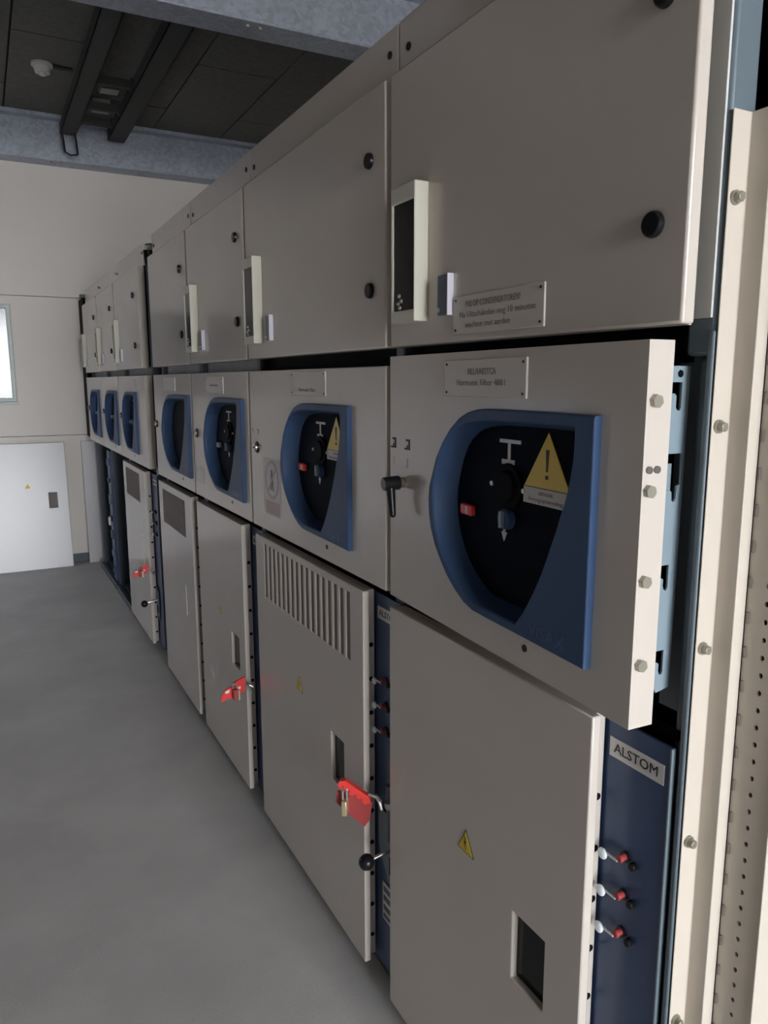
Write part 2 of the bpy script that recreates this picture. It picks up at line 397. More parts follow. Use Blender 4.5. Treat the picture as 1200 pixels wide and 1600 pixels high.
def star_angles(extra):
    a = {round(math.atan2(p[1] - BC[1], p[0] - BC[0]), 5) for o in (B_OUT, B_IN) for p in o} | {round(x, 5) for x in extra}
    return sorted(a)


def middle_door(root, width, z0, z1, du, sc, zsc, hub_u, handle, rz, hinge_y, bolts):
    """door leaf with a D-shaped opening; local frame: y runs away from the camera, right edge at y=0"""
    mv = lambda p: (du + (p[0] - 0.077) * sc, z0 + 0.057 + (p[1] - 1.1067) * zsc)
    rect = [(0, z0), (width, z0), (width, z1), (0, z1)]
    c = mv(BC)
    ang = sorted({round(math.atan2(p[1] - c[1], p[0] - c[0]), 5) for p in [mv(q) for q in B_OUT + B_IN] + rect})
    out = star([mv(p) for p in B_OUT], ang, c); inn = star([mv(p) for p in B_IN], ang, c); rec = star(rect, ang, c)
    hole = [((a[0] + b[0]) / 2, (a[1] + b[1]) / 2) for a, b in zip(out, inn)]
    T = Matrix.Translation((0, hinge_y, 0)) @ Matrix.Rotation(rz, 4, 'Z') @ Matrix.Translation((0, -hinge_y, 0))
    L3 = lambda lp, x: [(x, p[0], p[1]) for p in lp]

    def put(name, bm, m, parent, **k):
        bmesh.ops.transform(bm, matrix=T, verts=bm.verts); return link(name, bm, m, parent, **k)
    bm = bmesh.new(); rings(bm, [L3(hole, 0.041), L3(hole, 0.0), L3(rec, 0.0), L3(rec, 0.041), L3(hole, 0.041)])
    door = put('middle_door', bm, 'cream', root, bev=0.003)
    # blue moulded surround, recess wall included
    deep = [(c[0] + (p[0] - c[0]) * (0.90 if p[0] > c[0] else 0.985), c[1] + (p[1] - c[1]) * 0.95) for p in inn]
    bm = bmesh.new()
    rings(bm, [L3(out, 0.0), L3(out, -0.0105), L3(shrink(out, 0.0008), -0.0118), L3(shrink(out, 0.0024), -0.0125), L3(shrink(inn, -0.0035), -0.0125), L3(shrink(inn, -0.001), -0.0095), L3(inn, -0.003), L3([((a[0] + b[0]) / 2, (a[1] + b[1]) / 2) for a, b in zip(inn, deep)], 0.016), L3(deep, 0.029)])
    bez = put('window_surround', bm, 'blue', root, smooth=True, sharp=21)
    t = text_bm('VISAX', 0.028, 0.085 * sc, 0.0004); put('lettering', text_on_x(t, -0.0127, du + 0.0865 * sc, z0 + 0.057 + 0.0215), 'blue_panel', bez)
    bm = bmesh.new(); v = [bm.verts.new(p) for p in L3(deep, 0.0285)]; w2 = [bm.verts.new(p) for p in L3(deep, 0.034)]
    cc = bm.verts.new((0.0285, *c)); n = len(v)
    for i in range(n): bm.faces.new((v[i], v[(i + 1) % n], cc)); bm.faces.new((v[i], w2[i], w2[(i + 1) % n], v[(i + 1) % n]))
    rp = put('recess_panel', bm, 'inner', root)
    # small hole below the surround
    put('key_hole', cyls(((-0.0012, du + 0.154 * sc, z0 + 0.037), (0.004, du + 0.154 * sc, z0 + 0.037), 0.006), n=14), 'rubber', door)
    for (u, z, r, mm) in bolts:
        put('hinge_bolt', cyls(((u, -0.0075 if r > 0.007 else -0.003, z), (u, 0.002, z), r), n=6 if r > 0.007 else 14), mm, door)
    # lock
    hz = z0 + 0.25
    if handle:
        h = put('door_handle', cyls(((-0.010, hub_u, hz), (-0.0455, hub_u, hz - 0.001), 0.0145, 0.0135), n=20), 'rubber', root, bev=0.002)
        bm = bmesh.new(); cyl(bm, (-0.030, hub_u, hz), (-0.030, hub_u - 0.012, hz - 0.062), 0.0105, 0.0065, 12); ball(bm, (-0.030, hub_u - 0.012, hz - 0.062), 0.0065, 10, 8)
        put('lever', bm, 'rubber', h, smooth=True)
        put('hub', cyls(((0.001, hub_u, hz), (-0.012, hub_u, hz), 0.0105), n=18), 'steel', h, bev=0.002)
    else:
        h = put('lock', cyls(((0.001, hub_u, hz), (-0.004, hub_u, hz), 0.0185, 0.0175), n=20), 'rubber', root, bev=0.001)
        put('lock_barrel', cyls(((-0.003, hub_u, hz), (-0.011, hub_u, hz), 0.0135, 0.0115), n=18), 'steel', h, bev=0.002)
        put('lock_core', cyls(((-0.0105, hub_u, hz), (-0.0125, hub_u, hz), 0.004), n=12), 'rubber', h)
    return mv, put, rp, bez, door


def recess_fittings(mv, put, root, full):
    x = 0.0265
    def P(l): return [mv(p) for p in l]
    def rectp(a, b): (y0, z0), (y1, z1) = mv(a), mv(b); return (min(y0, y1), max(y0, y1), min(z0, z1), max(z0, z1))
    sy = boxes((x, x + 0.0015, *rectp((0.353, 1.4075), (0.294, 1.4015))), (x, x + 0.0015, *rectp((0.3292, 1.402), (0.3222, 1.372))), (x, x + 0.0015, *rectp((0.3455, 1.3745), (0.3105, 1.3665))))
    put('crank_symbol', sy, 'white', root)
    c = mv((0.324, 1.330)); d = put('crank_port', cyls(((x - 0.004, *c), (x + 0.004, *c), 0.039), n=28), 'dark', root, bev=0.002)
    put('crank_socket', cyls(((x - 0.009, *c), (x - 0.003, *c), 0.024, 0.028), n=24), 'dark', d)
    for q in ((0.3715, 1.3306), (0.281, 1.3285)):
        c = mv(q); put('screw', cyls(((x - 0.003, *c), (x + 0.002, *c), 0.0042), n=10), 'zinc', root)
    if full:
        s = put('warning_sign', yz_prism(P([(0.2795, 1.339), (0.2216, 1.4245), (0.1680, 1.339)]), x - 0.001, x + 0.001), 'yellow', root)
        put('exclamation_mark', yz_prism(P([(0.2262, 1.3985), (0.2190, 1.3985), (0.2212, 1.3650), (0.2242, 1.3650)]), x - 0.0018, x - 0.0008), 'ink_black', s)
        c = mv((0.2228, 1.3565)); put('exclamation_mark', cyls(((x - 0.0018, *c), (x - 0.0008, *c), 0.0034), n=12), 'ink_black', s)
        sp = put('sign_plate', boxes((x - 0.0008, x + 0.001, *rectp((0.2815, 1.3375), (0.168, 1.3120)))), 'sign_white', root)
        c = mv((0.225, 1.3295)); put('lettering', text_on_x(text_bm('GEVAAR', 0.008, 0.036), x - 0.0009, *c), 'ink', sp)
        c = mv((0.225, 1.3195)); put('lettering', text_on_x(text_bm('hoogspanning', 0.009, 0.085), x - 0.0009, *c), 'ink', sp)
        put('sign_plate', boxes((x - 0.0009, x + 0.0009, *rectp((0.2815, 1.3395), (0.168, 1.3378)))), 'ink_black', root)
    c = mv((0.4427, 1.2750)); put('red_indicator', boxes((x - 0.010, x + 0.002, c[0] - 0.018, c[0] + 0.018, c[1] - 0.010, c[1] + 0.010)), 'red' if full else 'hook', root, bev=0.003)
    root['label'] = 'dark front with red indicator and warning sign' if full else 'dark front with pale indicator'
    put('indicator_mark', boxes((x - 0.0108, x - 0.0095, c[0] - 0.006, c[0] - 0.003, c[1] - 0.007, c[1] + 0.007)), 'white', root)
    c = mv((0.322, 1.277)); k = put('selector_knob', cyls(((x - 0.012, *c), (x + 0.002, *c), 0.0165, 0.0185), n=24), 'blue', root, bev=0.002)
    put('knob_grip', boxes((x - 0.018, x - 0.011, c[0] - 0.004, c[0] + 0.004, c[1] - 0.014, c[1] + 0.014)), 'hook', k, bev=0.001)
    put('arrow', yz_prism(P([(0.3265, 1.262), (0.3300, 1.2525), (0.3400, 1.2525), (0.3328, 1.2370), (0.3255, 1.2525), (0.3350, 1.2525), (0.3325, 1.2620)][::-1]) if False else P([(0.3355, 1.264), (0.3355, 1.2530), (0.3405, 1.2530), (0.3330, 1.2375), (0.3255, 1.2530), (0.3305, 1.2530), (0.3305, 1.264)]), x - 0.001, x + 0.001), 'white', root)


def nameplate(root, y0, y1, z0, z1, x, rows, m='plate'):
    p = link('nameplate', boxes((x - 0.003, x + 0.001, y0, y1, z0, z1)), m, root, 0.001)
    if rows:
        link('lettering', lines([(s, sz, wd, x - 0.0032, yy, zz) for s, sz, wd, yy, zz in rows]), 'ink', p)
        for yy in (y0 + 0.008, y1 - 0.008):
            for zz in (z0 + 0.007, z1 - 0.007): link('screw', cyls(((x - 0.0042, yy, zz), (x, yy, zz), 0.0022), n=8), 'ink_black', p)
    return p


def bolt_triangle(root, y, z, x, s=0.055):
    a = link('hazard_sticker', yz_prism([(y - s / 2, z), (y, z + s * 0.87), (y + s / 2, z)], x - 0.0008, x + 0.0006), 'ink_black', root)
    k = 0.86; zc = z + s * 0.29
    sh = lambda p: (y + (p[0] - y) * k, zc + (p[1] - zc) * k)
    link('yellow_field', yz_prism([sh(p) for p in [(y - s / 2, z), (y, z + s * 0.87), (y + s / 2, z)]], x - 0.0014, x - 0.0007), 'yellow', a)
    f = lambda dy, dz: (y + dy * s, z + dz * s)
    link('lightning_mark', yz_prism([f(0.02, 0.60), f(-0.05, 0.36), f(0.015, 0.38), f(-0.03, 0.12), f(0.075, 0.42), f(0.015, 0.41), f(0.06, 0.60)], x - 0.002, x - 0.0013), 'ink_black', a)


def lower_door(root, y0, y1, z0=0.05, z1=1.02, win=None, slats=None, grid=None, slot=None):
    """y0 near edge; a folded sheet door with a set-back lip"""
    holes = []
    if win: holes.append(win)
    if slats:
        a, b, c, d, n = slats; p = (b - a) / n
        holes += [(a + i * p, a + i * p + p * 0.62, c, d) for i in range(n)]
    if grid: holes.append(grid)
    fx = lambda x: (lambda p: (x, p[0], p[1]))
    d = link('lower_door', holed(y0, y1, z0, z1, holes, fx(0.0), fx(0.017)), 'cream', root, 0.0025)
    lip = link('door_lip', boxes((0.017, 0.034, y0 + 0.010, y1 - 0.010, z0 + 0.01, z1 - 0.0005)), 'cream', d)
    bm = bmesh.new(); k = 0
    z = z0 + 0.065
    while z < z1 - 0.05:
        cyl(bm, (0.0255, y0 + 0.0085, z), (0.0255, y0 + 0.012, z), 0.0058, n=8); z += 0.0855
    link('lip_hole', bm, 'dark', d, kind='stuff')
    if win:
        link('door_window', boxes((0.0125, 0.0145, *win)), 'greenblue', d)
    if slats:
        link('vent_backing', boxes((0.004, 0.0055, slats[0], slats[1], slats[2], slats[3])), 'vent', d)
    if grid:
        link('vent_backing', boxes((0.0035, 0.0045, *grid)), 'vent', d)
        bm = bmesh.new(); a, b, c, e = grid; n = 20
        for i in range(n + 1): yy = a + (b - a) * i / n; box(bm, 0.0015, 0.0034, yy - 0.0022, yy + 0.0022, c, e)
        link('vent_bars', bm, 'vent', d, kind='stuff')
    return d


def control_panel(root, y0, y1, caps, label):
    p = link('control_panel', boxes((0.039, 0.044, y0, y1, 0.05, 1.012)), 'blue_panel', root)
    link('edge_trim', boxes((0.037, 0.046, y0 - 0.004, y0, 0.05, 1.012)), 'slate_light', p, 0.0015)
    if label:
        l = link('maker_label', boxes((0.0375, 0.0395, y0 + 0.008, y0 + 0.110, 0.953, 0.983)), 'silver_label', root, 0.0005)
        link('lettering', lines([('ALSTOM', 0.021, 0.082, 0.0373, y0 + 0.059, 0.968)]), 'ink_black', l)
    if caps:
        for z in (0.805, 0.744, 0.682):
            s = link('test_socket', cyls(((0.024, y0 + 0.068, z + 0.006), (0.040, y0 + 0.068, z + 0.006), 0.0058), n=14), 'red_dark', root, 0.001)
            link('socket_rim', cyls(((0.036, y0 + 0.068, z + 0.006), (0.0395, y0 + 0.068, z + 0.006), 0.0085), n=14), 'rubber', s)
            link('black_socket', cyls(((0.030, y0 + 0.050, z + 0.001), (0.040, y0 + 0.051, z + 0.001), 0.0060), n=14), 'rubber', root, 0.001)
            bm = bmesh.new(); ball(bm, (0.0225, y0 + 0.0985, z - 0.002), 0.0088, 18, 12, (0.55, 1, 1)); c = link('socket_cap', bm, 'cap', root, smooth=True)
            link('cap_strap', boxes((0.023, 0.0255, y0 + 0.070, y0 + 0.092, z + 0.000, z + 0.0030)), 'cap', c)


def cubicle(idx, y0, y1, label, **k):
    root = empty('switchgear_cubicle', (XF, y0, 0), label, 'electrical cabinet', 'switchgear cubicles in the long row')
    W = y1 - y0; D = 1.0
    by0 = k.get('body_y0', y0) - y0 + 0.0; by1 = k.get('body_y1', y1) - y0
    L = lambda v: v - y0
    # carcass
    parts = [(D - 0.01, D, by0, by1, 0, ZT - 0.002), (0.05, D, by1 - 0.012, by1 - 0.002, 0, ZT - 0.002), (0.06, D, by0 + 0.002, by1 - 0.002, 0, 0.045), (0.06, D, by0 + 0.002, by1 - 0.002, 1.014, 1.03), (0.075, D, by0 + 0.002, by1 - 0.002, 1.537, 1.549), (0.06, D, by0 + 0.002, by1 - 0.002, ZT - 0.014, ZT - 0.002)]
    if not k.get('open_side'): parts.append((0.05, D, by0 + 0.002, by0 + 0.012, 0, ZT - 0.002))
    else: parts.append((0.40, D, by0 + 0.002, by0 + 0.012, 0, ZT - 0.002))
    link('carcass', boxes(*parts), 'slate' if idx != 1 else 'dark', root)  # nearest carcass black: shade of its open inside put into the colour
    pw = k.get('post', 0.034)
    link('upper_post', boxes((0.044, 0.089, by0, by0 + pw + 0.002, 1.53, ZT - 0.004)), 'slate_light' if idx == 1 else 'slate', root, 0.005)
    if idx == 1: link('post_facing', boxes((0.0405, 0.0445, by0 + 0.005, by0 + 0.075, 1.575, ZT - 0.01)), 'zinc_face', root)
    link('lower_post', boxes((0.060 if idx == 1 else 0.046, 0.089, by0, by0 + pw + (-0.005 if idx == 1 else 0.010), 0, 1.53)), 'slate_post' if idx == 1 else 'slate', root, 0.007, 3)
    if idx == 1: link('post_edge', boxes((0.0415, 0.054, by0 - 0.001, by0 + 0.009, 0, 1.56)), 'slate_light', root, 0.003, 3)
    if idx == 1: link('door_jamb', boxes((0.070, 0.089, by0 + 0.030, by0 + 0.072, 1.05, 1.53)), 'slate_post', root)
    link('left_post', boxes((0.046, 0.089, by1 - 0.022, by1 - 0.001, 0, ZT - 0.004)), 'slate' if idx > 2 else 'dark', root)  # first two black: shade in the door gaps put into the colour
    link('strip_or_gap_shade', boxes((0.066, 0.071, by0 + pw + 0.01, by1 - 0.024, ZM1 - 0.008, ZU0 + 0.012)), 'dark' if idx < 3 else 'galv_strip', root)  # zinc strip from the third on; nearest two: open slot's shade painted black
    link('top_panel', boxes((0.030, 0.036, by0 + 0.003, by1 - 0.002, ZU1 - 0.004, ZT)), 'cream', root, 0.002)
    for yy in (by0 + 0.035, by1 - 0.04):
        link('panel_screw', cyls(((0.027, yy, 2.138 if yy < 0.1 else 2.128), (0.031, yy, 2.138 if yy < 0.1 else 2.128), 0.0075), n=10), 'rubber', root)
    # upper door
    uy0 = k.get('uy0', y0) - y0
    ud = link('upper_door', boxes((0, 0.040 if idx != 1 else 0.022, uy0, W - 0.020, ZU0, ZU1)), 'cream', root, 0.004, 3)
    if idx == 1: link('door_return', boxes((0.022, 0.030, uy0 + 0.012, W - 0.03, ZU0, ZU0 + 0.004)), 'cream', ud)
    for z in (1.944, 1.6875):
        kb = link('door_lock', cyls(((0.0, uy0 + k['knob'], z), (-0.009, uy0 + k['knob'], z), 0.0165, 0.015), n=24), 'rubber', ud, 0.002)
    if k.get('meter', True):
        a, b = W - 0.167, W - 0.012 - 0.064
        z0, z1 = 1.609, 1.855
        mb = link('meter_box', holed(a, b, z0, z1, [(a + 0.004, b - 0.006, z0 + 0.022, z1 - 0.030)], lambda p: (-0.0295, p[0], p[1]), lambda p: (0.0, p[0], p[1])), 'cream_box', root, 0.002)
        link('glass', boxes((-0.0255, -0.0235, a + 0.003, b - 0.005, z0 + 0.02, z1 - 0.028)), 'greenblue', mb)
        for dy, dz in ((0.062, 0.050), (0.054, 0.040), (0.066, 0.036), (0.060, 0.028)):
            bm = bmesh.new(); ball(bm, (-0.026, a + dy, z0 + dz), 0.0042, 12, 8); link('stud', bm, 'steel', mb, smooth=True)
        a, b = W - 0.253, W - 0.217
        lb = link('lock_box', boxes((-0.011, 0, a + 0.002, b, 1.615, 1.684)), 'lock_blue', root, 0.001)
        link('side_plate', boxes((-0.0125, 0.0, a, a + 0.002, 1.614, 1.685)), 'lilac', lb)
        link('screw', cyls(((-0.0135, a + 0.030, 1.624), (-0.010, a + 0.030, 1.624), 0.0042), n=12), 'steel', lb)
    # middle door
    my0 = k.get('my0', y0) - y0; mz0, mz1 = k.get('mz', (ZM0, ZM1))
    mw = W - 0.019 - my0
    du, sc, zsc = k['bezel']
    mroot = root
    if my0:
        pass
    bolts = k.get('bolts', [])
    mv, put, rp, bez, door = middle_door_at(root, my0, mw, mz0, mz1, du, sc, zsc, k['hub'], k.get('handle', False), k.get('rz', 0.0), bolts)
    if k.get('fit') is not None: recess_fittings(mv, put, rp, k['fit'])
    return root, L, W


def middle_door_at(root, my0, *a):
    global _off
    mw, z0, z1, du, sc, zsc, hub, handle, rz, bolts = a
    r = middle_door(root, mw, z0, z1, du, sc, zsc, hub, handle, rz, mw, bolts)
    if my0:
        for ch in root.children:
            if ch.name.split('.')[0] in ('middle_door', 'window_surround', 'recess_panel', 'door_handle', 'lock'): ch.location.y = my0
    return r


# --- cubicle 1 (nearest)
y0 = 0.657
hb = [(0.0125, 1.4755, 0.0085, 'zinc'), (0.010, 1.3640, 0.0085, 'zinc'), (0.011, 1.2480, 0.0085, 'zinc'), (0.012, 1.1360, 0.0085, 'zinc'), (0.0095, 1.3905, 0.0048, 'steel_dull'), (0.0225, 1.3905, 0.0048, 'steel_dull')]
c1, L, W = cubicle(1, y0, 1.411, 'nearest cream switchgear cubicle, middle door slightly ajar with black lever handle', body_y0=0.645, open_side=True, post=0.040, knob=0.0505, my0=0.676, mz=(1.048, 1.549), bezel=(0.077, 1.0, 1.0), hub=0.655, handle=True, rz=-0.0415, bolts=hb, fit=True)
nameplate(c1, L(0.9085), L(1.153), 1.5795, 1.6435, 0.0, [('PAS OP CONDENSATOREN!', 0.015, 0.150, L(1.040), 1.628), ('Na Uitschakelen nog 10 minuten', 0.014, 0.205, L(1.030), 1.611), ('wachten met aarden', 0.014, 0.125, L(1.052), 1.594)])
T1 = Matrix.Translation((0, L(1.40), 0)) @ Matrix.Rotation(-0.0415, 4, 'Z') @ Matrix.Translation((0, -L(1.40), 0))
np_ = nameplate(c1, L(0.676 + 0.243), L(0.676 + 0.487), 1.4735, 1.5355, 0.0, [('HLL/4A02TCA', 0.015, 0.085, L(0.676 + 0.367), 1.515), ('Harmonic Filter 4801', 0.014, 0.145, L(0.676 + 0.370), 1.497)])
np_.matrix_local = T1
# two small pictograms by the handle
for u in (0.700, 0.6385):
    yb = L(0.676 + u); zb = 1.376
    bm = boxes((-0.0008, 0.0004, yb - 0.0115, yb - 0.0065, zb - 0.011, zb + 0.008), (-0.0008, 0.0004, yb - 0.0115, yb + 0.004, zb + 0.006, zb + 0.010), (-0.0008, 0.0004, yb - 0.002, yb + 0.011, zb - 0.011, zb - 0.0075), (-0.0008, 0.0004, yb - 0.002, yb + 0.001, zb - 0.011, zb - 0.002))
    p = link('pictogram', bm, 'ink_black', c1); p.matrix_local = T1
    p = link('pictogram', boxes((-0.0006, 0.0004, yb - 0.003, yb - 0.001, zb - 0.046, zb - 0.028), (-0.0006, 0.0004, yb - 0.003, yb + 0.010, zb - 0.046, zb - 0.0445)), 'faded_red', c1); p.matrix_local = T1
# hook plate behind the ajar door
hp = [(0.804, 1.518), (0.752, 1.518), (0.752, 1.498), (0.7905, 1.498), (0.7905, 1.466), (0.7885, 1.4625), (0.784, 1.4625), (0.7815, 1.467), (0.7815, 1.481), (0.778, 1.484), (0.752, 1.484), (0.752, 1.408), (0.7975, 1.408), (0.799, 1.3680), (0.7925, 1.366), (0.7910, 1.349), (0.788, 1.345), (0.784, 1.347), (0.783, 1.359), (0.778, 1.361), (0.752, 1.361), (0.752, 1.262), (0.7865, 1.262), (0.7865, 1.231), (0.784, 1.2275), (0.780, 1.2285), (0.778, 1.234), (0.778, 1.243), (0.774, 1.2455), (0.752, 1.2455), (0.752, 1.145), (0.7870, 1.145), (0.7870, 1.114), (0.785, 1.1105), (0.781, 1.1115), (0.779, 1.117), (0.779, 1.127), (0.775, 1.1295), (0.765, 1.126), (0.762, 1.112), (0.777, 1.086), (0.801, 1.0905)]
bm = bmesh.new(); prism(bm, [(a - 0.006 - XF, b) for a, b in hp], lambda p: (p[0], L(0.684), p[1]), lambda p: (p[0], L(0.687), p[1]))
hk = link('hook_plate', bm, 'hook', c1)
link('hook_hole', cyls(((0.780 - XF, L(0.6832), 1.5085), (0.780 - XF, L(0.686), 1.5085), 0.005), n=6), 'dark', hk)
link('hook_latch', yz_prism([(0, 0)] * 0 + [(L(0.6935), 1.352), (L(0.6935), 1.394), (L(0.695), 1.394), (L(0.695), 1.352)], 0.762 - XF, 0.785 - XF), 'hook', hk)
lower_door(c1, L(0.772), L(1.396), win=(L(0.858), L(0.943), 0.462, 0.592))
bolt_triangle(c1, L(1.089), 0.617, 0.0)
control_panel(c1, L(0.664), L(1.398), True, True)

# --- cubicle 2 (wide, slatted vent)
y0 = 1.412
c2, L, W = cubicle(2, y0, 2.344, 'second switchgear cubicle from the camera, widest, tall vent slots in its lower door', knob=0.0665, bezel=(0.166, 1.0, 0.965), hub=0.853, fit=True)
nameplate(c2, L(1.722), L(1.955), 1.463, 1.524, 0.0, [('Harmonic Filter', 0.013, 0.115, L(1.84), 1.478)])
link('paper_strip', boxes((-0.0034, -0.0028, L(1.725), L(1.86), 1.509, 1.519)), 'sign_white', c2)
lower_door(c2, L(1.527), L(2.310), win=(L(1.644), L(1.724), 0.458, 0.592), slats=(L(1.600), L(2.245), 0.828, 0.999, 17))
bolt_triangle(c2, L(1.945), 0.621, 0.0, 0.05)
control_panel(c2, L(1.416), L(2.32), True, True)
# prohibition sticker
st = link('prohibition_sticker', boxes((-0.0008, 0.0004, L(2.062), L(2.208), 1.102, 1.275)), 'sticker', c2)
bm = bmesh.new(); yc, zc = L(2.135), 1.211
circ = lambda r, x: [(x, yc + r * math.cos(2 * PI * i / 40), zc + r * math.sin(2 * PI * i / 40)) for i in range(40)]
rings(bm, [circ(0.058, -0.0008), circ(0.058, -0.0014), circ(0.049, -0.0014), circ(0.049, -0.0008), circ(0.058, -0.0008)])
link('ring', bm, 'faded_red', st)
link('bar', yz_prism([(yc - 0.039, zc + 0.033), (yc - 0.033, zc + 0.039), (yc + 0.039, zc - 0.033), (yc + 0.033, zc - 0.039)], -0.0014, -0.0007), 'faded_red', st)
link('figure', yz_prism([(yc - 0.006, zc + 0.030), (yc + 0.006, zc + 0.030), (yc + 0.008, zc + 0.012), (yc + 0.014, zc - 0.032), (yc + 0.006, zc - 0.032), (yc, zc - 0.006), (yc - 0.006, zc - 0.032), (yc - 0.014, zc - 0.032), (yc - 0.008, zc + 0.012)], -0.0013, -0.0007), 'ink', st)
link('caption_field', boxes((-0.0013, -0.0007, L(2.07), L(2.19), 1.108, 1.145)), 'faded_red', st)
for u in (2.305, 2.255):
    link('pictogram', boxes((-0.0008, 0.0004, L(u) - 0.007, L(u) + 0.007, 1.352, 1.355), (-0.0008, 0.0004, L(u) - 0.007, L(u) - 0.003, 1.340, 1.355)), 'ink', c2)


def switch_lever(root, y, z, ball_x, plate):
    lv = link('switch_lever', cyls(((0.034, y + 0.002, z + 0.012), (ball_x, y + 0.004, z), 0.0045), n=10), 'steel', root, smooth=True)
    bm = bmesh.new(); ball(bm, (ball_x - 0.008, y + 0.004, z - 0.002), 0.019, 20, 14); link('ball_knob', bm, 'rubber', lv, smooth=True)
    if plate:
        pl = link('switch_plate', yz_prism([(y - 0.012, z - 0.10), (y - 0.012, z + 0.06), (y + 0.03, z + 0.085), (y + 0.075, z + 0.085), (y + 0.075, z - 0.01), (y + 0.03, z - 0.085)], 0.030, 0.036), 'slate_light', root)
        link('slot', boxes((0.029, 0.031, y + 0.002, y + 0.018, z - 0.065, z - 0.02)), 'dark', pl)
        link('screw', cyls(((0.028, y + 0.002, z - 0.085), (0.031, y + 0.002, z - 0.085), 0.005), n=10), 'rubber', pl)


switch_lever(c2, L(1.435), 0.398, -0.030, True)
link('interlock_rod', cyls(((0.028, L(1.443), 0.43), (0.028, L(1.443), 0.57), 0.011), n=12), 'slate_light', c2, smooth=True)
link('rod_collar', cyls(((0.028, L(1.443), 0.515), (0.028, L(1.443), 0.53), 0.016), n=12), 'steel', c2)
lb = link('rating_label', boxes((0.036, 0.0385, L(1.428), L(1.500), 0.185, 0.285)), 'silver_label', c2)
for i, (a, b) in enumerate(((0.262, 0.276), (0.238, 0.252), (0.212, 0.226), (0.192, 0.202))): link('label_field', boxes((0.0352, 0.0362, L(1.434), L(1.494), a, b)), 'slate', lb)

# --- cubicle 3
y0 = 2.344
c3, L, W = cubicle(3, y0, 3.085, 'third switchgear cubicle from the camera, red tag on its plain glossy lower door', knob=0.075, bezel=(0.045, 1.075, 0.965), hub=0.667, fit=False)
nameplate(c3, L(2.612), L(2.845), 1.458, 1.516, 0.0, [('Transformator', 0.013, 0.11, L(2.73), 1.487)])
lower_door(c3, L(2.463), L(3.070), win=(L(2.535), L(2.630), 0.470, 0.596))
bolt_triangle(c3, L(2.77), 0.625, 0.0, 0.035)
control_panel(c3, L(2.348), L(3.07), False, True)
link('sticker', boxes((-0.0008, 0.0004, L(2.92), L(3.035), 1.105, 1.17)), 'sticker', c3)

# --- cubicle 4
y0 = 3.087
c4, L, W = cubicle(4, y0, 3.838, 'fourth switchgear cubicle from the camera, last before the dark gap in the row', meter=False, knob=0.092, bezel=(0.018, 1.17, 0.965), hub=0.70)
nameplate(c4, L(3.352), L(3.575), 1.460, 1.518, 0.0, None)
lower_door(c4, L(3.168), L(3.825), win=None, grid=(L(3.285), L(3.745), 0.825, 0.987))
link('door_plate', boxes((-0.003, 0.001, L(3.325), L(3.375), 0.462, 0.60)), 'cream', c4, 0.001)
control_panel(c4, L(3.095), L(3.82), False, True)

# --- cubicle 5, beyond the gap
y0 = 4.060
c5, L, W = cubicle(5, y0, 4.908, 'switchgear cubicle just beyond the dark gap, red tag on its vented lower door', open_side=True, body_y0=4.06, uy0=4.105, my0=4.05, knob=0.137, bezel=(0.24, 1.03, 0.965), hub=0.80, fit=False)
nameplate(c5, L(4.215), L(4.345), 1.455, 1.518, 0.0, None)
lower_door(c5, L(4.205), L(4.895), win=None, grid=(L(4.365), L(4.815), 0.828, 0.99))
link('door_plate', boxes((-0.003, 0.001, L(4.33), L(4.37), 0.45, 0.66)), 'cream', c5, 0.001)
control_panel(c5, L(4.07), L(4.89), True, True)
switch_lever(c5, L(4.165), 0.30, -0.035, True)
# cover cap on top of the open end
cp = link('end_cover', boxes((0.035, 0.085, -0.02, 0.02, 2.145, 2.168)), 'cream', c5, 0.002)
link('open_end_shade', cyls(((0.06, 0.0, 2.145), (0.06, 0.0, 2.07), 0.032, 0.024), n=16), 'rubber', c5)  # black cone put in for the shade of the hollow open end

